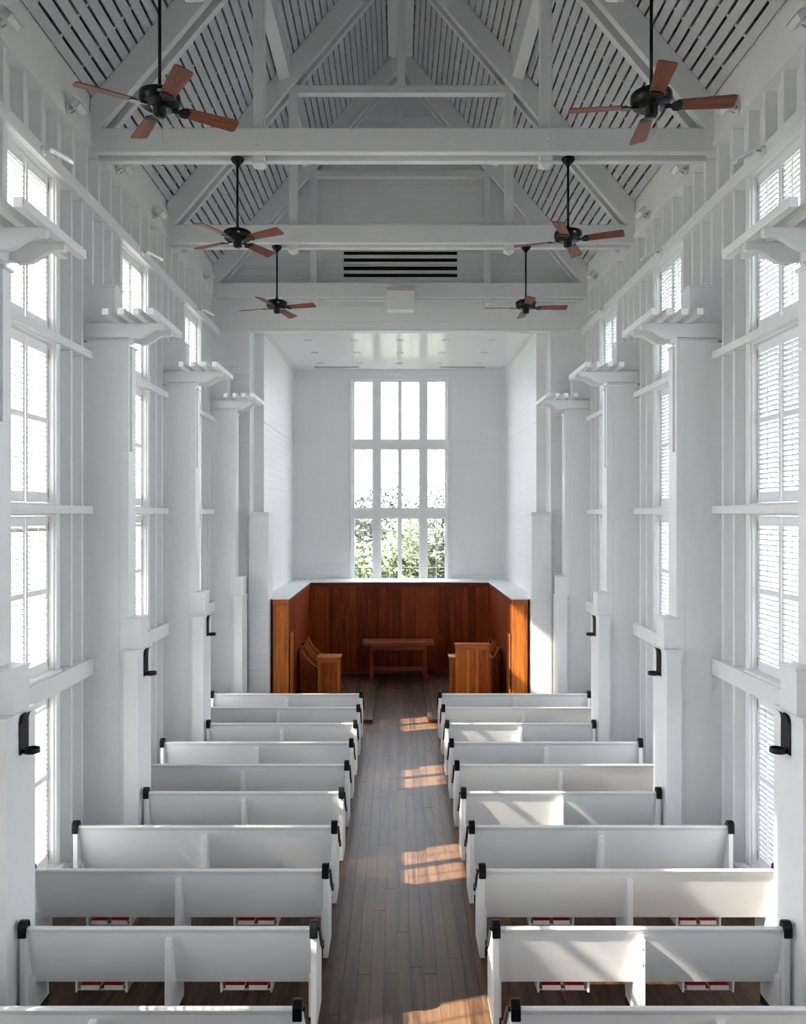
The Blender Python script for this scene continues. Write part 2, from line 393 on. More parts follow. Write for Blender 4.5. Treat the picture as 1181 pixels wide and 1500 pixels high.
for ci, (a0, a1) in enumerate(cols):
    for z0, z1 in rows:
        e = MB(); t = 0.045
        e.box(a0, a0 + t, 0.07, 0.11, z0, z1).box(a1 - t, a1, 0.07, 0.11, z0, z1).box(a0 + t, a1 - t, 0.07, 0.11, z0, z0 + t + 0.015).box(a0 + t, a1 - t, 0.07, 0.11, z1 - t, z1)
        pw = (a1 - a0 - 2 * t) / 2; ph = (z1 - z0 - 2 * t - 0.015) / 5
        e.box(a0 + t + pw - 0.009, a0 + t + pw + 0.009, 0.08, 0.10, z0 + t + 0.015, z1 - t)
        for r in range(1, 5):
            zr = z0 + t + 0.015 + r * ph
            e.box(a0 + t, a0 + t + pw - 0.009, 0.08, 0.10, zr - 0.008, zr + 0.008); e.box(a0 + t + pw + 0.009, a1 - t, 0.08, 0.10, zr - 0.008, zr + 0.008)
        so = e.build('sash', 'shutter', wn)
        for r in range(5):
            for q in range(2):
                xa = a0 + t + q * pw; zr = z0 + t + 0.015 + r * ph
                piece('pane', 'glass', so, xa + 0.009, xa + pw - 0.009, 0.087, 0.093, zr + 0.008, zr + ph - 0.008)

# rear wall behind the camera
rw = MB().box(-3.8, 3.8, REAR - 0.2, REAR, -0.1, 13.2).build('wall_rear', 'white'); tag(rw, 'plain white rear wall behind the gallery', kind='structure')

# ------------------------------------------------------------------ ceiling: deck, rafters, slats, purlins, ridge
cl = MB()
TH = math.atan(SLOPE); CT, ST = math.cos(TH), math.sin(TH)
for s in (-1, 1):
    up = 0.20 / CT
    cl.prism([(0, RIDGE + up), (s * 4.1, RIDGE + up - 4.1 * SLOPE), (s * 4.1, RIDGE + up + 0.2 - 4.1 * SLOPE), (0, RIDGE + up + 0.2)], 1, REAR - 0.2, GAB + 0.2)
cl = cl.build('ceiling', 'deck'); tag(cl, 'steep open roof of narrow white slats with dark gaps over the nave', kind='structure')
LEN = GAB - REAR
pitch = 0.0873
slm = MB().box(-0.0525, 0.0525, -LEN / 2, LEN / 2, 0, 0.026).mesh('slat', 0.003); slm.materials.append(M['shaded_slat'])
rfm_l = 6.2
for s in (-1, 1):
    k = 0; xx = 3.56 - pitch / 2
    while xx > 0.24:
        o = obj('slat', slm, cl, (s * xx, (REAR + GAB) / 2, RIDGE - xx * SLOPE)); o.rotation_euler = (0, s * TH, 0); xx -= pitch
    yy = REAR + 0.3
    rm = MB().prism([(0.0, RIDGE + 0.024 / CT), (s * 3.95, RIDGE + 0.024 / CT - 3.95 * SLOPE), (s * 3.95, RIDGE + 0.19 / CT - 3.95 * SLOPE), (0.0, RIDGE + 0.19 / CT)], 1, -0.02, 0.02).mesh('common_rafter'); rm.materials.append(M['timber'])
    while yy < GAB - 0.05:
        obj('common_rafter', rm, cl, (0, yy, 0)); yy += 0.56
    xp = 1.80
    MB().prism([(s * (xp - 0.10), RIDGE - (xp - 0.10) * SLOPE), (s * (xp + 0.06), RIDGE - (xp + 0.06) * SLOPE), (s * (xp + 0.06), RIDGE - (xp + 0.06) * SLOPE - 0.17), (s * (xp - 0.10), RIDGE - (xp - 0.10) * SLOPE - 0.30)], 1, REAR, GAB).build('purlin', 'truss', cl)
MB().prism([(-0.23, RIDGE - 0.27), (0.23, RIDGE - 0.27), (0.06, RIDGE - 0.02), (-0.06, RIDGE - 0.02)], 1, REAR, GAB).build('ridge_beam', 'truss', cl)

# ------------------------------------------------------------------ side windows with louvred shutters
def louver_bank(s, z0, z1, tilt, n, ln, key):
    """n tilted slats between z0 and z1, centred on y=0 (parent space), rising towards outdoors"""
    b = MB(); p = (z1 - z0) / n; c = 0.031
    for i in range(n):
        zc = z0 + (i + 0.5) * p; dx, dz = c * math.cos(tilt), c * math.sin(tilt); nx, nz = -math.sin(tilt) * 0.0045, math.cos(tilt) * 0.0045
        q = [(s * (-dx + nx), zc - dz + nz), (s * (dx + nx), zc + dz + nz), (s * (dx - nx), zc + dz - nz), (s * (-dx - nx), zc - dz - nz)]
        b.prism(q, 1, -ln / 2, ln / 2)
    return b
nwin = 1
TILT = {-1: [(22,), (22, 26), (13, 35), (10, 12)], 1: [(8,), (-14, -14), (10, 8), (14, 14)]}
for yc in WINC:
    for s in (-1, 1):
        nwin += 1
        wo = empty('window_%d' % nwin, (s * 3.695, yc, 0))
        near = ['hidden', 'hidden', 'nearest', 'middle', 'farthest'][WINC.index(yc)]
        tag(wo, (f'{near} {SIDE[s]} wall window stack with white louvred shutters' if near != 'hidden' else f'white shuttered {SIDE[s]} wall window stack beside the gallery, bay {WINC.index(yc) + 1}'), kind='structure')
        for li, (z0, z1) in enumerate(LEVELS):
            f = MB()
            for e in (-1, 1): f.box(-s * 0.07, s * 0.185, e * HW, e * (HW - 0.018), z0, z1)
            f.box(-s * 0.07, s * 0.185, -HW + 0.018, HW - 0.018, z0, z0 + 0.02).box(-s * 0.07, s * 0.185, -HW + 0.018, HW - 0.018, z1 - 0.02, z1)
            f.build('window_frame', 'timber', wo, key=('wframe', s, li))
            for e in (-1, 1):
                cy = e * (HW - 0.018) / 2 + e * 0.002; hw = (HW - 0.018) / 2 - 0.003; st = 0.052
                zb, zt = z0 + 0.024, z1 - 0.024
                L = MB(); rails = [(zb, zb + 0.11), (zt - 0.10, zt)]
                if li: zm = (zb + zt) / 2 + 0.03; rails.insert(1, (zm - 0.03, zm + 0.03))
                for q in (-1, 1): L.box(-0.016, 0.016, q * hw, q * (hw - st), zb, zt)
                for r0, r1 in rails: L.box(-0.016, 0.016, -hw + st, hw - st, r0, r1)
                leaf = L.build('shutter_leaf', 'shutter', wo, 0.003, key=('leaf', li)); leaf.location = (0, cy, 0)
                for ri in range(len(rails) - 1):
                    a, c_ = rails[ri][1] + 0.006, rails[ri + 1][0] - 0.006
                    t = R(TILT[s][li][ri])
                    if s < 0 and li == 0 and WINC.index(yc) in (2, 3): t = R(15)      # these two leaves stand a little flatter
                    nl = max(4, round((c_ - a) / 0.0505))
                    key = ('lv', s, li, ri, round(t, 3))
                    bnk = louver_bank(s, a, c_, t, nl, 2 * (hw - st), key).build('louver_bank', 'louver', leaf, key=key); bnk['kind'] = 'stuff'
                    MB().box(-s * 0.034, -s * 0.028, -0.007, 0.007, a + 0.02, c_ - 0.02).build('tilt_rod', 'shutter', leaf, key=('rod', s, li, ri))
                for zh in (zb + 0.1, zt - 0.1): MB().box(-s * 0.022, -s * 0.012, -0.012, 0.012, -0.045, 0.045).build('hinge', 'brass', leaf, key=('hinge', s)).location = (0, e * (hw + 0.003), zh)

# ------------------------------------------------------------------ wall columns with brackets and trellis tails
def ogee():
    pts = [(-3.62, 6.155), (-2.735, 6.155), (-2.725, 6.14), (-2.725, 6.09), (-2.745, 6.082), (-2.77, 6.085)]
    for i in range(1, 11):
        t = i / 10; e = 0.5 - 0.5 * math.cos(math.pi * t)
        pts.append((-2.80 - 0.235 * t, 6.087 - 0.105 * e))
    pts += [(-3.08, 5.978), (-3.11, 5.986), (-3.135, 5.998), (-3.62, 5.998)]
    return pts
def column(s, k, lab):
    y = bayline(k); r = empty('wall_column', (0, y, 0)); tag(r, lab, 'column', f'{SIDE[s]} wall columns')
    def P(name, xa, xb, y0, y1, z0, z1, bev=0.004, m='white'): return piece(name, m, r, s * xa, s * xb, y0, y1, z0, z1, bev)
    P('shaft', 3.25, 3.76, -0.135, 0.135, 0, 5.945, 0)
    P('filler', 3.145, 3.25, -0.135, 0.135, 0, 4.70, 0.004)
    P('slot_timber', 3.145, 3.25, -0.135, -0.085, 4.70, 5.945); P('slot_timber', 3.145, 3.25, -0.005, 0.135, 4.70, 5.90)
    P('cap_moulding', 3.13, 3.62, -0.155, -0.085, 5.945, 5.975, 0.006); P('cap_moulding', 3.13, 3.25, -0.01, 0.155, 5.90, 5.93, 0.006)
    P('cap_block', 3.16, 3.7, -0.13, 0.13, 5.975, 6.16)
    og = [(s * -1 * a, z) for a, z in ogee()]
    for ya, yb in ((-0.195, -0.135), (0.135, 0.195)):
        MB().prism(og, 1, ya, yb).build('bracket', 'timber', r, 0.004, key=('ogee', s, ya))
    for xc in (2.755, 2.915, 3.08, 3.25): P('trellis_tail', xc - 0.037, xc + 0.037, -0.59, 0.59, 6.155, 6.23, 0.004, 'timber')
    P('upper_stub', 3.30, 3.76, -0.12, 0.12, 6.16, 6.585); P('stub_cap', 3.285, 3.70, -0.135, 0.135, 6.585, 6.612, 0.005)
    P('pedestal_block', 3.0, 3.18, -0.135, 0.135, 2.43, 2.77); P('pedestal_cap', 2.99, 3.19, -0.145, 0.145, 2.77, 2.79, 0.005)
    P('pedestal_base', 3.0, 3.17, -0.24, 0.24, 0, 2.405); P('pedestal_ledge', 2.99, 3.18, -0.25, 0.25, 2.405, 2.43, 0.005)
    return r
for s in (-1, 1):
    for k in (2, 3, 4, 5):
        column(s, k, ['', '', f'broad white wall column at the {SIDE[s]} picture edge with trellis bracket', f'white wall column second from the camera on the {SIDE[s]} wall, trellis bracket on top',
                      f'white wall column third from the camera on the {SIDE[s]} wall, trellis bracket on top', f'farthest white {SIDE[s]} wall column, beside the chancel opening'][k])

# iron sconces on the pedestals
def sconce(s, k, lab):
    r = empty('candle_sconce', (s * 3.0, bayline(k) + 0.02, 2.10)); tag(r, lab, 'sconce', 'iron candle sconces on the column pedestals')
    pl = [(-0.075, 0.0), (0.075, 0.0), (0.075, 0.225)]
    pl += [(0.075 - 0.0, 0.24)] + [(0.075 * math.cos(a), 0.24 + 0.075 * math.sin(a)) for a in [math.pi * i / 12 for i in range(1, 12)]] + [(-0.075, 0.24), (-0.075, 0.225)]
    MB().prism(pl, 0, -s * 0.004, -s * 0.012).build('back_plate', 'sconce', r, key=('scp', s))
    MB().lathe([(0.0, 0.0), (0.055, 0.0), (0.062, 0.004), (0.062, 0.04), (0.056, 0.04), (0.056, 0.012), (0, 0.012)], (-s * 0.07, 0, 0), 20).build('candle_cup', 'sconce', r, key=('scc', s))
    hood = [(-s * (0.012 + 0.045 * (1 - math.cos(t))), 0.24 + 0.085 * math.sin(t)) for t in [i * 0.22 for i in range(8)]]
    hood2 = [(a - s * 0.006, z + 0.004) for a, z in hood][::-1]
    MB().prism(hood + hood2, 1, -0.06, 0.06).build('curled_top', 'sconce', r, key=('sch', s))
    MB().lathe([(0.006, 0), (0.004, 0.004), (0, 0.005)], (-s * 0.012, 0, 0.2), 8, 0).build('screw', 'iron', r, key=('scs', s))
for s in (-1, 1):
    for k, wd in ((2, 'nearest'), (3, 'middle'), (4, 'farthest')):
        sconce(s, k, f'{wd} black iron candle sconce on the {SIDE[s]} column pedestals')

# ------------------------------------------------------------------ roof trusses
def pendant(x, y0, y1, z):
    b = MB(); b.box(x - 0.062, x + 0.062, y0, y1, z - 0.05, z)
    b.add([(x - 0.075, y0 - 0.01, z - 0.05), (x + 0.075, y0 - 0.01, z - 0.05), (x + 0.075, y1 + 0.01, z - 0.05), (x - 0.075, y1 + 0.01, z - 0.05),
           (x - 0.075, y0 - 0.01, z - 0.085), (x + 0.075, y0 - 0.01, z - 0.085), (x + 0.075, y1 + 0.01, z - 0.085), (x - 0.075, y1 + 0.01, z - 0.085), (x, (y0 + y1) / 2, z - 0.14)],
          [(3, 2, 1, 0), (0, 1, 5, 4), (1, 2, 6, 5), (2, 3, 7, 6), (3, 0, 4, 7), (4, 5, 8), (5, 6, 8), (6, 7, 8), (7, 4, 8)])
    return b
TB, TT = 8.12, 8.395
def make_truss(k, lab):
    r = empty('roof_truss', (0, bayline(k), 0)); tag(r, lab, 'roof truss', 'white roof trusses')
    for ya, yb in ((-0.17, -0.07), (0.07, 0.17)):
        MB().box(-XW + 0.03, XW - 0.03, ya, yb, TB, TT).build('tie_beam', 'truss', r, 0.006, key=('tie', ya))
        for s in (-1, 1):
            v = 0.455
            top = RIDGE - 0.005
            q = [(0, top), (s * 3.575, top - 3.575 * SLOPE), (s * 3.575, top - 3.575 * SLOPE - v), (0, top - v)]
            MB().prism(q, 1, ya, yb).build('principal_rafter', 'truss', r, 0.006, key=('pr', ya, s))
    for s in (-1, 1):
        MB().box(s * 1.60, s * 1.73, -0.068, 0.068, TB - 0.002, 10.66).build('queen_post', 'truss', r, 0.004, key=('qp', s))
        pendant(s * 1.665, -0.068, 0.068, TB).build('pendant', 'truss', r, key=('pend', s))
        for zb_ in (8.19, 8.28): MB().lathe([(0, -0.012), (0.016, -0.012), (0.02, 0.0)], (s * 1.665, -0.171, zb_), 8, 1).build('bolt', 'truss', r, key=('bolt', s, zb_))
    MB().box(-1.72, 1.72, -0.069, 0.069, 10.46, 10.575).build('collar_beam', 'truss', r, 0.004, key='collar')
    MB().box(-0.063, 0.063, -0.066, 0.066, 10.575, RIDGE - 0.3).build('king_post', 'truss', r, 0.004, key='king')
    return r
for k, lab in ((2, 'white timber truss directly above the nearest pair of fans'), (3, 'large white timber truss carrying the second pair of fans'),
               (4, 'white timber truss carrying the farthest pair of fans'), (5, 'white timber truss in front of the louvred gable vent')):
    make_truss(k, lab)

# ------------------------------------------------------------------ ceiling fans
def make_fan(x, y, ang, lab):
    r = empty('ceiling_fan', (x, y, 7.18)); tag(r, lab, 'ceiling fan', 'four blade ceiling fans')
    H = TB - 7.18
    MB().lathe([(0, H), (0.075, H), (0.078, H - 0.02), (0.06, H - 0.05), (0.03, H - 0.075), (0.022, H - 0.095), (0, H - 0.095)], n=20).build('canopy', 'iron', r, key='f_can')
    MB().tube([(0, 0, 0.12), (0, 0, H - 0.08)], 0.0135, 10).build('down_rod', 'iron', r, key='f_rod')
    MB().lathe([(0, 0.15), (0.022, 0.15), (0.026, 0.108), (0.05, 0.10), (0.135, 0.092), (0.155, 0.08), (0.16, 0.07), (0.16, 0.02), (0.154, 0.012), (0.154, 0.0), (0.14, -0.012), (0.075, -0.018), (0.055, -0.028), (0.052, -0.085), (0.04, -0.098), (0, -0.10)], n=28).build('motor_housing', 'iron', r, key='f_mot')
    MB().box(-0.02, 0.055, -0.157, -0.15, 0.025, 0.045).build('maker_plate', 'brass', r, key='f_plate')
    MB().tube([(0.03, -0.03, -0.1), (0.03, -0.03, -0.34)], 0.0022, 5).build('pull_chain', 'brass', r, key='f_chain')
    for i in range(4):
        a = ang + i * math.pi / 2
        # blade: rounded tip plank, pitched
        n_ = 8; pts = [(0.19, -0.055), (0.60, -0.072)]
        pts += [(0.61 + 0.025 * math.sin(t), -0.072 + 0.025 - 0.025 * math.cos(t)) for t in [R(q) for q in (0, 30, 60, 90)]]
        pts += [(0.61 + 0.025 * math.cos(t), 0.072 - 0.025 + 0.025 * math.sin(t)) for t in [R(q) for q in (0, 30, 60, 90)]]
        pts += [(0.60, 0.072), (0.19, 0.055)]
        bl = MB().prism(pts, 2, -0.004, 0.004).build('blade', 'blade', r, key='f_blade')
        bl.matrix_basis = Matrix.Rotation(a, 4, 'Z') @ Matrix.Translation((0, 0, -0.012)) @ Matrix.Rotation(R(-13), 4, 'X')
        ir = MB().prism([(0.10, -0.018), (0.15, -0.018), (0.175, -0.05), (0.215, -0.054), (0.235, -0.03), (0.235, 0.03), (0.215, 0.054), (0.175, 0.05), (0.15, 0.018), (0.10, 0.018)], 2, -0.013, -0.0045).build('blade_iron', 'iron', bl, key='f_iron')
for x, k, ang, lab in ((-1.92, 2, 32, 'nearest left four blade ceiling fan with black motor'), (1.93, 2, -7, 'nearest right four blade ceiling fan with black motor'),
                       (-1.92, 3, 60, 'middle left ceiling fan hanging from the large truss'), (1.93, 3, -22, 'middle right ceiling fan hanging from the large truss'),
                       (-1.92, 4, -16.5, 'smallest, farthest left ceiling fan with brown blades'), (1.93, 4, -2, 'smallest, farthest right ceiling fan with brown blades')):
    make_fan(x, bayline(k), R(ang), lab)

# ------------------------------------------------------------------ floodlights at the eaves and picture lights over the windows
def floodlight(s, y, lab):
    r = empty('floodlight', (s * (XW - 0.05), y, 8.22)); tag(r, lab, 'floodlight', f'{SIDE[s]} eave floodlights')
    MB().box(0, -s * 0.012, -0.10, 0.02, -0.03, 0.10).build('mount_plate', 'metal', r, 0.003, key=('fl1', s))
    for yy in (-0.085, -0.005):
        MB().tube([(-s * 0.01, yy, 0.03), (-s * 0.055, yy + 0.01, 0.06)], 0.007, 6).build('swivel_arm', 'greymetal', r, key=('fl2', s, yy))
    m = Matrix.Translation((-s * 0.10, -0.02, 0.085)) @ Matrix.Rotation(s * R(-38), 4, 'Y')
    MB().box(-0.045, 0.045, -0.10, 0.10, -0.035, 0.035, m).build('housing', 'metal', r, 0.006, key=('fl3', s))
    MB().box(-0.07, 0.07, -0.105, 0.105, 0.036, 0.046, m).build('door_frame', 'metal', r, 0.003, key=('fl4', s))
    MB().box(-0.04, 0.04, -0.085, 0.085, 0.047, 0.050, m).build('lens', 'lens', r, key=('fl5', s))
    for yy in (-0.07, -0.03): MB().lathe([(0, -0.014), (0.008, -0.014), (0.01, 0)], (-s * 0.013, yy, 0.07), 8, 0).build('screw', 'iron', r, key=('fl6', s, yy))
for s in (-1, 1):
    for i in range(6): floodlight(s, 7.14 + 1.525 * i, f'{ORD[i] if i < 5 else "farthest"} small white floodlight along the {SIDE[s]} eave')
def uplight(s, y, lab):
    r = empty('window_uplight', (s * (XW - 0.045), y, 7.56)); tag(r, lab, 'spotlight', f'{SIDE[s]} window uplights')
    MB().lathe([(0, 0), (0.05, 0), (0.052, -s * 0.012), (0.042, -s * 0.03), (0, -s * 0.03)], n=18, axis=0).build('round_base', 'metal', r, key=('ub', s))
    MB().tube([(-s * 0.03, 0, 0), (-s * 0.06, 0.0, 0.0), (-s * 0.075, 0.01, 0.01)], 0.011, 8).build('arm', 'greymetal', r, key=('ua', s))
    m = Matrix.Translation((-s * 0.17, 0.05, -0.03)) @ Matrix.Rotation(s * R(-24), 4, 'Y') @ Matrix.Rotation(s * R(-24), 4, 'Z')
    MB().box(-0.115, 0.115, -0.07, 0.07, -0.012, 0.012, m).build('head', 'metal', r, 0.004, key=('uh', s))
    MB().box(-0.075, 0.075, -0.045, 0.045, -0.0145, -0.012, m).build('lens', 'greymetal', r, key=('ul', s))
for s in (-1, 1):
    for i, wd in enumerate(('nearest', 'middle', 'farthest')): uplight(s, WINC[2 + i] + 0.1, f'{wd} flat white spotlight over a {SIDE[s]} wall window')

# cabinet on the far tie beam
r = empty('wall_cabinet', (0, bayline(5) - 0.17, 7.82)); tag(r, 'boxy white equipment cabinet fixed to the far tie beam', 'cabinet')
MB().box(-0.25, 0.26, -0.26, 0.0, 0, 0.40).build('body', 'timber', r, 0.006); MB().box(-0.256, 0.266, -0.268, -0.0, 0.355, 0.42).build('lid', 'tan', r, 0.004)

# recessed lights and linear diffusers in the chancel ceiling
for j, yy in enumerate((17.75, 19.1, 20.45)):
    for i in range(5):
        r = empty('recessed_light', ((-2.0, -1.0, 0.0, 1.0, 2.0)[i] * 1.0, yy, CZ))
        tag(r, f'{["front row", "middle row", "back row"][j]} recessed chancel ceiling light, {["far left", "centre left", "centre", "centre right", "far right"][i]}', 'ceiling light', 'recessed chancel lights')
        MB().lathe([(0.055, 0.0), (0.082, 0.0), (0.08, -0.006), (0.055, -0.005)], n=20).build('trim_ring', 'greymetal', r, key='rl1')
        MB().lathe([(0.0, -0.001), (0.055, -0.001)], n=20).build('lens', 'lens', r, key='rl2')
for s in (-1, 1):
    r = empty('air_diffuser', (s * 1.62, 20.95, CZ)); tag(r, f'long grey slot air diffuser on the {SIDE[s]} of the chancel ceiling', 'air vent', 'slot diffusers')
    MB().box(-0.58, 0.58, -0.06, -0.035, -0.012, 0).box(-0.58, 0.58, 0.035, 0.06, -0.012, 0).build('frame', 'greymetal', r, key='ad1')
    MB().box(-0.58, 0.58, -0.008, 0.008, -0.01, 0).build('blade', 'greymetal', r, key='ad2'); MB().box(-0.58, 0.58, -0.035, 0.035, -0.003, 0).build('slot', 'iron', r, key='ad3')

# ------------------------------------------------------------------ pews
PT, PB = 0.79, 0.30
def s_curve(n=14):
    """top edge of a pew end: from the rear top forward and down to the arm scroll"""
    pts = []
    for i in range(n + 1):
        t = i / n; pts.append((0.045 + 0.335 * t ** 0.9, 0.755 - 0.285 * (0.5 - 0.5 * math.cos(math.pi * min(1, t * 1.02))) ** 0.8))
    return pts
def end_profile():
    c = s_curve(); return [(0.0, 0.0), (0.0, 0.74), (0.012, 0.758), (0.03, 0.765)] + c + [(0.405, 0.47), (0.415, 0.44), (0.40, 0.0)]
def make_pew(s, outer, rear, lab, group, racks):
    r = empty('pew', (0, rear, 0)); tag(r, lab, 'pew', group)
    a, T = 0.68, 0.045; mid = (a + outer) / 2; kx = (s, outer)
    sl = (0.12) / (PT - PB)
    def yb(z): return 0.012 + (PT - z) * sl
    top = [(yb(PT) - 0.012, PT - 0.05), (yb(PT) - 0.014, PT - 0.012), (yb(PT) - 0.004, PT), (yb(PT) + 0.022, PT), (yb(PT) + 0.032, PT - 0.012), (yb(PT) + 0.034, PT - 0.05)]
    prof = [(yb(PB), PB), (yb(PT - 0.05), PT - 0.055)] + top[1:5] + [(yb(PT - 0.05) + 0.03, PT - 0.055), (yb(PB) + 0.03, PB)]
    MB().prism(prof, 0, s * (a + T), s * (outer - T)).build('backrest', 'pew', r, 0.003, key=('pback',) + kx)
    MB().box(s * (a + T), s * (outer - T), 0.13, 0.47, 0.375, 0.41).build('seat', 'pew', r, 0.008, 2, key=('pseat',) + kx)
    MB().box(s * (a + T), s * (outer - T), 0.40, 0.43, 0.30, 0.375).build('seat_apron', 'pew', r, 0.003, key=('papr',) + kx)
    for xa, xb, nm in ((a, a + T, 0), (outer - T, outer, 1)):
        ep = MB().prism(end_profile(), 0, s * xa, s * xb).build('end_panel', 'pew', r, 0.004, key=('pend',) + kx + (nm,))
        # inner cheek that carries the seat, with black shoe
        xi, xj = (xb, xb + 0.022) if nm == 0 else (xa - 0.022, xa)
        MB().box(s * xi, s * xj, 0.045, 0.37, 0.07, 0.375).build('seat_cheek', 'pew', ep, 0.002, key=('pchk',) + kx + (nm,))
        MB().box(s * xi, s * xj, 0.05, 0.37, 0.0, 0.07).build('black_shoe', 'black', ep, key=('pshoe',) + kx + (nm,))
        # iron arm rail: strap on the curved top, cap at the rear, scroll in front
        xc = s * (xa + xb) / 2; cv = s_curve(); b = MB(); w2 = 0.024
        lo = [(p[0] - 0.004, p[1] - 0.006) for p in cv]; hi = [(p[0] + 0.012, p[1] + 0.014) for p in cv][::-1]
        xo = s * (xa - 0.011); b.prism(lo + hi, 0, xo - 0.010, xo + 0.010)
        arm = b.build('iron_arm_strap', 'iron', ep, key=('parm',) + kx + (nm,))
        cp = [(-0.022, 0.715), (-0.026, 0.735), (-0.026, 0.80), (-0.014, 0.828), (0.012, 0.842), (0.045, 0.838), (0.066, 0.815), (0.072, 0.775), (0.055, 0.752), (0.03, 0.766), (0.0, 0.764), (-0.002, 0.715)]
        MB().prism(cp, 0, xc - 0.032, xc + 0.032).build('iron_cap', 'iron', ep, 0.008, 2, key=('pcap',) + kx + (nm,))
        sp = [(0.385 + (0.034 - 0.0022 * i) * math.cos(R(100 - 26 * i)), 0.452 + (0.034 - 0.0022 * i) * math.sin(R(100 - 26 * i))) for i in range(13)]
        MB().tube([(xo, p[0], p[1]) for p in sp], 0.0105, 8).build('iron_scroll', 'iron', ep, key=('pscr',) + kx + (nm,))
    # middle support standing proud of the back
    mp = [(-0.012, 0.0), (-0.012, 0.695), (-0.004, 0.705), (yb(0.705) + 0.012, 0.705), (yb(PB) + 0.012, PB), (0.18, 0.372), (0.40, 0.372), (0.36, 0.0)]
    MB().prism(mp, 0, s * (mid - 0.025), s * (mid + 0.025)).build('middle_support', 'pew', r, 0.003, key=('pmid',) + kx)
    MB().box(s * (mid - 0.029), s * (mid + 0.029), 0.05, 0.355, 0.0, 0.06).build('black_shoe', 'black', r, key=('pms',) + kx)
    for z in (0.635, 0.515): MB().lathe([(0, -0.006), (0.006, -0.005), (0.009, 0)], (s * mid, -0.012, z), 10, 1).build('bolt', 'pew', r, key=('pbolt',) + kx + (z,))
    if racks:
        for q, xr in enumerate(((a + mid) / 2, (mid + outer) / 2)):
            b = MB()
            for e in (-0.205, 0.19): b.box(xr * s + e, xr * s + e + 0.015, 0.155, 0.36, 0.204, 0.375)
            b.box(xr * s - 0.19, xr * s + 0.19, 0.18, 0.20, 0.205, 0.213).box(xr * s - 0.19, xr * s + 0.19, 0.32, 0.34, 0.205, 0.213)
            b.build('book_rack', 'pew', r)
    return r
def hymnal(x, y, z, lab, group, rz=0.0):
    r = empty('hymnal', (x, y, z), rz); tag(r, lab, 'book', group)
    MB().box(-0.076, 0.076, 0.0, 0.21, 0.0, 0.003).box(-0.076, 0.076, 0.0, 0.21, 0.041, 0.044).box(-0.076, 0.076, 0.207, 0.21, 0.003, 0.041).build('cover', 'red', r, key='hy1')
    MB().box(-0.073, 0.073, -0.001, 0.206, 0.0031, 0.0409).build('page_block', 'paper', r, key='hy2')
for s in (-1, 1):
    for i in range(10):
        short = i in (1, 4, 7); outer = 2.965 if short else 3.37; y = 6.25 + 1.022 * (i - 1)
        nm = ('frontmost' if i == 0 else 'farthest' if i == 9 else ORD[i])
        lab = f'white {SIDE[s]} pew, {nm} row counted from the picture bottom' if i else f'white {SIDE[s]} pew cut off by the bottom picture edge'
        if i == 9: lab = f'white {SIDE[s]} pew farthest from the camera, nearest the chancel'
        make_pew(s, outer, y, lab + (', ending at a column pedestal' if short else ''), f'{SIDE[s]} pews', i in (1, 2))
        if i in (1, 2):
            mid = (0.68 + outer) / 2
            for q, xr in enumerate(((0.68 + mid) / 2, (mid + outer) / 2)):
                for e in (-1, 1):
                    side = 'inner' if e * s < 0 else 'outer'
                    hymnal(s * xr + e * 0.092, y + 0.165, 0.214, f'red hymnal under the {SIDE[s]} {ORD[i]} pew, {side} book of the {"aisle side" if q == 0 else "wall side"} rack', 'red hymnals under the pews')

# ------------------------------------------------------------------ chancel: panelling, platforms, furniture
wc = empty('wood_wainscot', (0, 0, 0)); tag(wc, 'reddish brown vertical board panelling wrapping the chancel below the tall window', 'panelling')
NY, BY, NX = 16.25, 20.3, 2.24            # near end, back face, inner face
def vboards(x0, x1, y0, y1, z0, z1, m, along):
    """boards of uneven width between two points along x (along=0) or y (along=1)"""
    a, e = (x0, x1) if along == 0 else (y0, y1)
    while a < e - 0.02:
        wd = random.choice((0.10, 0.13, 0.15, 0.18)); n2 = min(a + wd, e)
        if e - n2 < 0.06: n2 = e
        d = random.uniform(-0.002, 0.002)
        if along == 0: piece('plank', m, wc, a + 0.0015, n2 - 0.0015, y0 + d, y1, z0, z1, 0.003)
        else: piece('plank', m, wc, x0 + (d if x0 < 0 else 0), x1 + (d if x0 > 0 else 0), a + 0.0015, n2 - 0.0015, z0, z1, 0.003)
        a = n2
vboards(-NX, NX, BY, BY + 0.022, 0.12, 2.16, 'pine_v', 0)
piece('top_rail', 'pine_x', wc, -NX, NX, BY - 0.012, BY + 0.03, 2.16, 2.27, 0.004)
piece('base_rail', 'pine_x', wc, -NX, NX, BY - 0.014, BY + 0.03, 0.0, 0.12, 0.004)
piece('backing', 'pine_v', wc, -NX, NX, BY + 0.031, CHB, 0.0, 2.27)
piece('white_ledge', 'timber', wc, -NX - 0.0, NX + 0.0, BY - 0.03, CHB + 0.02, 2.272, 2.295, 0.003)
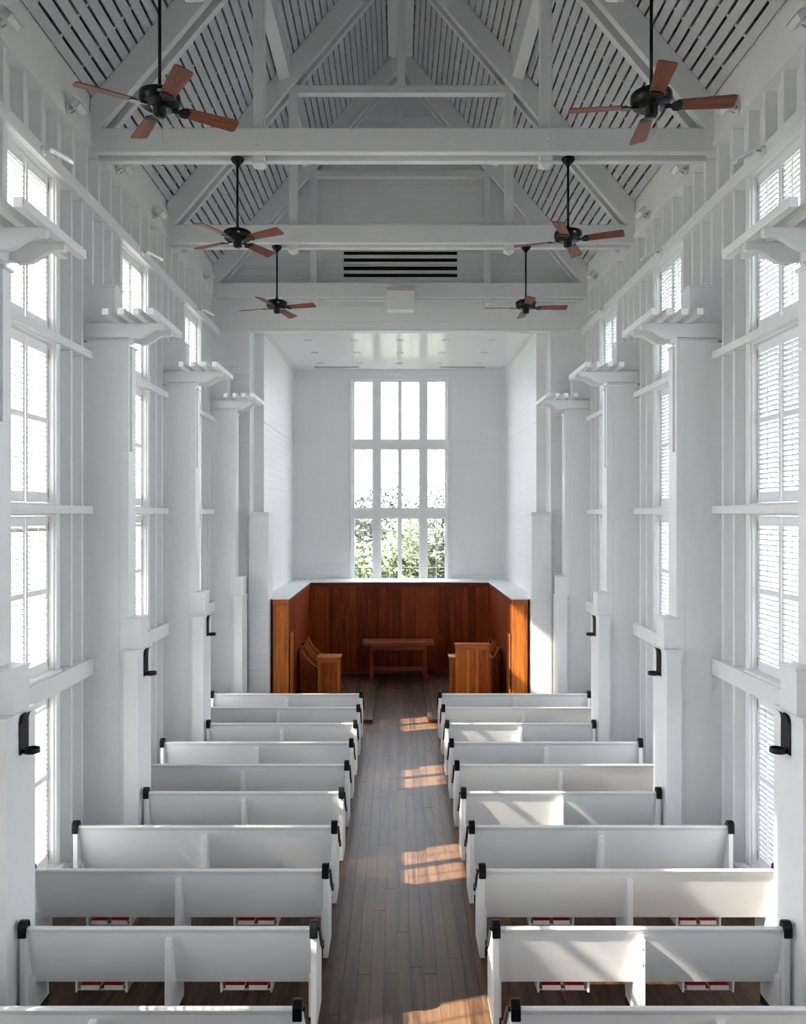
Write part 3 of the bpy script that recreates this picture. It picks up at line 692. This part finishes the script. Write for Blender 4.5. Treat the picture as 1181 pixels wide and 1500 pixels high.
for s in (-1, 1):
    x0, x1 = sorted((s * NX, s * (NX + 0.022)))
    vboards(x0, x1, NY + 0.0, BY, 0.12, 2.16, 'pine_v', 1)
    piece('top_rail', 'pine_y', wc, s * (NX - 0.012), s * (NX + 0.03), NY, BY - 0.012, 2.16, 2.27, 0.004)
    piece('base_rail', 'pine_y', wc, s * (NX - 0.014), s * (NX + 0.03), NY, BY - 0.014, 0.0, 0.12, 0.004)
    piece('backing', 'pine_v', wc, s * (NX + 0.031), s * 2.56, NY + 0.02, CHB, 0.0, 2.27)
    piece('white_ledge', 'timber', wc, s * (NX - 0.02), s * (CX - 0.021), GAB + 0.62, CHB + 0.0, 2.272, 2.295, 0.003)
    piece('white_ledge', 'timber', wc, s * (NX - 0.02), s * 2.598, NY - 0.02, GAB + 0.618, 2.272, 2.295, 0.003)
    # near end of the thick panelled wall
    ee = [NX - 0.01, NX + 0.075, NX + 0.24, NX + 0.30]
    for a_, b_ in zip(ee, ee[1:]): piece('end_plank', 'honey_v', wc, s * (a_ + 0.001), s * (b_ - 0.001), NY - 0.024, NY - 0.001, 0.0, 2.16, 0.003)
    piece('end_cap_rail', 'honey_x', wc, s * (NX - 0.014), s * (NX + 0.31), NY - 0.034, NY - 0.001, 2.16, 2.27, 0.004)
    for q in (NX + 0.0, NX + 0.29): piece('rail_block', 'honey_x', wc, s * q, s * (q + 0.02), NY - 0.05, NY - 0.034, 2.18, 2.25, 0.002)
    # return-air grille on the inner face
    gr = piece('grille_frame', 'honey_v', wc, s * (NX - 0.026), s * (NX - 0.014), NY + 0.15, NY + 0.60, 0.2, 1.55, 0.003)
    for i in range(24):
        q = MB().box(-0.004, 0.004, -0.19, 0.19, -0.008, 0.008).build('grille_slat', 'pine_y', gr, key='grs'); q.location = (-s * 0.009, 0, -0.59 + i * 0.0513)

for s in (-1, 1):
    r = empty('chancel_platform', (0, 0, 0)); tag(r, f'low reddish wood platform on the {SIDE[s]} of the chancel step', 'platform', 'chancel platforms')
    x = 0.525
    while x < NX - 0.05:
        x2 = min(x + 0.115, NX - 0.02); piece('deck_plank', 'floor', r, s * x, s * (x2 - 0.002), 15.42, 19.2, 0.06, 0.082, 0.002); x = x2
    piece('riser', 'pine_x', r, s * 0.525, s * (NX - 0.02), 15.44, 15.46, 0.0015, 0.06); piece('side_skirt', 'pine_y', r, s * 0.53, s * 0.55, 15.46, 19.2, 0.0015, 0.06)

# altar table
r = empty('altar_table', (-0.035, 19.65, 0)); tag(r, 'plain dark reddish wooden altar table against the chancel back', 'table')
MB().box(-0.85, 0.85, -0.31, 0.30, 0.85, 0.93).build('table_top', 'cherry_x', r, 0.006)
MB().box(-0.66, 0.66, -0.24, -0.215, 0.73, 0.85).build('apron', 'cherry_x', r, 0.003)
for xa in (-0.645, 0.645):
    for ya in (-0.225, 0.225): MB().box(xa - 0.045, xa + 0.045, ya - 0.045, ya + 0.045, 0, 0.85).build('leg', 'pine_v', r, 0.006)
MB().box(-0.60, 0.60, -0.02, 0.02, 0.20, 0.29).build('stretcher', 'cherry_x', r, 0.004)
for xa in (-0.645, 0.645): MB().box(xa - 0.02, xa + 0.02, -0.18, 0.18, 0.20, 0.29).build('side_rail', 'pine_y', r, 0.004)

# prayer desks and pulpit
def panelled_front(r, x0, x1, y, z0, z1, nb, m='honey_v'):
    piece('front_frame', m, r, x0, x0 + 0.055, y, y + 0.03, z0, z1, 0.003); piece('front_frame', m, r, x1 - 0.055, x1, y, y + 0.03, z0, z1, 0.003)
    piece('front_rail', 'honey_x', r, x0 + 0.055, x1 - 0.055, y, y + 0.03, z1 - 0.085, z1, 0.003); piece('front_rail', 'honey_x', r, x0 + 0.055, x1 - 0.055, y, y + 0.03, z0, z0 + 0.1, 0.003)
    wd = (x1 - x0 - 0.11) / nb
    for i in range(nb):
        a = x0 + 0.055 + i * wd
        piece('front_panel', 'amber_v', r, a + 0.001, a + wd - 0.001, y + 0.012, y + 0.025, z0 + 0.1, z1 - 0.085)
        if nb == 3 and i: piece('front_stile', m, r, a - 0.03, a + 0.03, y, y + 0.012, z0 + 0.1, z1 - 0.085, 0.002)
PZ = 0.083
def desk(x0, x1, lab, s):
    r = empty('prayer_desk', ((x0 + x1) / 2, 17.1, PZ)); tag(r, lab, 'desk', 'chancel prayer desks')
    h = (x1 - x0) / 2
    panelled_front(r, -h, h, 0, 0, 0.86, 2)
    MB().box(-h - 0.02, h + 0.02, -0.025, 0.42, 0.86, 0.89).build('desk_top', 'honey_x', r, 0.004)
    for e in (-1, 1): MB().box(e * h, e * (h - 0.03), 0.03, 0.40, 0, 0.86).build('side_panel', 'pine_y', r, 0.003)
    MB().box(-h + 0.03, h - 0.03, 0.05, 0.38, 0.45, 0.47).build('book_shelf', 'pine_y', r)
    return r
desk(-1.735, -1.265, 'honey pine prayer desk at the left of the chancel', -1)
desk(1.05, 1.93, 'lower wooden prayer desk behind the pulpit', 1)
r = empty('pulpit', (1.505, 16.85, PZ)); tag(r, 'tall honey pine pulpit with boarded front at the right of the chancel', 'pulpit')
panelled_front(r, -0.345, 0.345, 0, 0, 1.17, 3)
MB().box(-0.365, 0.365, -0.03, 0.2, 1.17, 1.205).build('top_board', 'honey_x', r, 0.005)
for e in (-1, 1): MB().box(e * 0.345, e * 0.315, 0.03, 0.19, 0, 1.17).build('side_panel', 'honey_v', r, 0.003)
mi = MB().tube([(-0.05, 0.15, 1.2), (-0.08, 0.12, 1.32), (-0.06, 0.05, 1.40), (0.0, 0.0, 1.43)], 0.005, 6).build('microphone_stem', 'iron', r)
r = empty('service_book', (1.09, 17.1, PZ + 0.892)); tag(r, 'pale open service sheet lying on the lower desk beside the pulpit', 'paper')
MB().box(-0.06, 0.06, 0.0, 0.16, 0, 0.012).build('page_block', 'paper', r); MB().box(-0.058, 0.058, 0.002, 0.158, 0.0121, 0.0135).build('cover_sheet', 'lens', r)

# clergy chairs with S-curved arms, facing the middle
def chair(s, y, lab):
    r = empty('clergy_chair', (s * 1.975, y, PZ)); tag(r, lab, 'chair', 'chancel clergy chairs')
    f = -s                                  # facing direction along x
    def arm(n=16):
        return [(-0.17 + 0.46 * (i / n), 0.98 - 0.42 * (1 - (1 - i / n) ** 2.3) + 0.012 * math.sin(math.pi * i / n)) for i in range(n + 1)]
    prof = [(-0.19, 0.0), (-0.19, 0.90), (-0.21, 0.96), (-0.19, 0.99)] + arm() + [(0.31, 0.55), (0.30, 0.40), (0.27, 0.0)]
    prof = [(f * a, z) for a, z in prof]
    for ya in (-0.33, 0.29):
        MB().prism(prof, 1, ya, ya + 0.04).build('end_panel', 'amber_v', r, 0.004, key=('cc', s, ya))
        up = [(f * a, z) for a, z in arm()]; up2 = [(f * a, z + 0.014) for a, z in arm()][::-1]
        MB().prism(up + up2, 1, ya - 0.006, ya + 0.046).build('arm_rail', 'arm_edge', r, key=('ca', s, ya))
        MB().lathe([(0, -0.025), (0.032, -0.025), (0.032, 0.025), (0, 0.025)], (f * -0.195, ya + 0.02, 0.985), 14, 1).build('scroll', 'pine_v', r, key=('cs', s, ya))
    MB().prism([(f * -0.19, 0.4), (f * -0.15, 0.4), (f * -0.19, 0.95), (f * -0.215, 0.95)], 1, -0.29, 0.29).build('backrest', 'pine_y', r, key=('cb', s))
    MB().box(f * -0.17, f * 0.28, -0.29, 0.29, 0.40, 0.435).build('seat', 'pine_y', r, 0.005, key=('cse', s))
for s in (-1, 1):
    chair(s, 17.95 + 0.0, f'nearer dark wooden clergy chair with curved arms on the {SIDE[s]}'); chair(s, 18.85, f'farther dark wooden clergy chair with curved arms on the {SIDE[s]}')

# ------------------------------------------------------------------ outdoors: ground and scrub trees beyond the tall window
gd = MB().box(-60, 60, -50, 90, -0.6, -0.5).build('ground', 'sand'); tag(gd, 'sandy scrub ground outside the chapel', kind='structure')
def tree(x, y, h, spread, lm, lab, nl=3800, seed=1):
    rnd = random.Random(seed); r = empty('scrub_tree', (x, y, -0.5)); tag(r, lab, 'tree', 'scrub trees beyond the tall window')
    b = MB(); tips = []
    def grow(p, d, L, rad, lvl):
        pts = [p]; q = p.copy(); dd = d.copy()
        for i in range(4):
            dd = (dd + Vector((rnd.uniform(-.28, .28), rnd.uniform(-.28, .28), rnd.uniform(-.08, .16)))).normalized(); q = q + dd * L / 4; pts.append(q.copy())
        b.tube(pts, [rad * (1 - 0.13 * i) for i in range(5)], 5, False)
        if lvl == 0: tips.append(q); return
        if lvl < 3: tips.append(pts[3])
        for i in range(3):
            a = rnd.uniform(0, 6.28); t = (dd + Vector((math.cos(a), math.sin(a), rnd.uniform(-.1, .5))) * 0.62).normalized()
            grow(pts[rnd.choice((2, 3, 4))], t, L * 0.64, rad * 0.55, lvl - 1)
    for i in range(3):
        a = rnd.uniform(0, 6.28); grow(Vector((rnd.uniform(-.3, .3), rnd.uniform(-.3, .3), 0)), Vector((math.cos(a) * 0.22, math.sin(a) * 0.22, 1)).normalized(), h * 0.45, 0.06, 3)
    b.build('branches', 'bark', r)
    v = []; f = []
    for i in range(nl):
        t = rnd.choice(tips); c = t + Vector((rnd.gauss(0, spread), rnd.gauss(0, spread), rnd.gauss(0.1, spread * 0.7)))
        u = Vector((rnd.uniform(-1, 1), rnd.uniform(-1, 1), rnd.uniform(-.6, .6))).normalized(); ww = u.orthogonal().normalized(); L = rnd.uniform(.07, .15)
        k = len(v); v += [c - u * L, c + ww * L * .42, c + u * L, c - ww * L * .42]; f.append((k, k + 1, k + 2, k + 3))
    lf = MB().add(v, f).build('foliage', lm, r); lf['kind'] = 'stuff'
spots = [(-2.1, 25.0, 4.4, .30, 'leaf1'), (0.25, 25.6, 4.1, .30, 'leaf1'), (2.2, 25.0, 4.7, .30, 'leaf2'),
         (-3.4, 31.0, 6.0, .40, 'leaf2'), (-0.9, 32.0, 5.6, .42, 'leaf2'), (1.5, 31.0, 5.3, .40, 'leaf1'), (4.0, 32.0, 6.0, .40, 'leaf2'), (-2.0, 38.0, 6.3, .5, 'leaf2'), (2.6, 38.0, 6.3, .5, 'leaf2')]
for i, (x, y, h, sp, lm) in enumerate(spots):
    col = 'yellow green' if lm == 'leaf1' else 'deep green'
    dist = 'close behind the window' if y < 27 else 'in the middle of the thicket' if y < 33 else 'at the back of the thicket'
    hor = 'far left' if x < -2.5 else 'left' if x < -0.8 else 'centre' if x < 1.0 else 'right' if x < 2.8 else 'far right'
    tree(x, y, h, sp, lm, f'{col} scrub tree {dist}, at the {hor}', seed=i + 3)
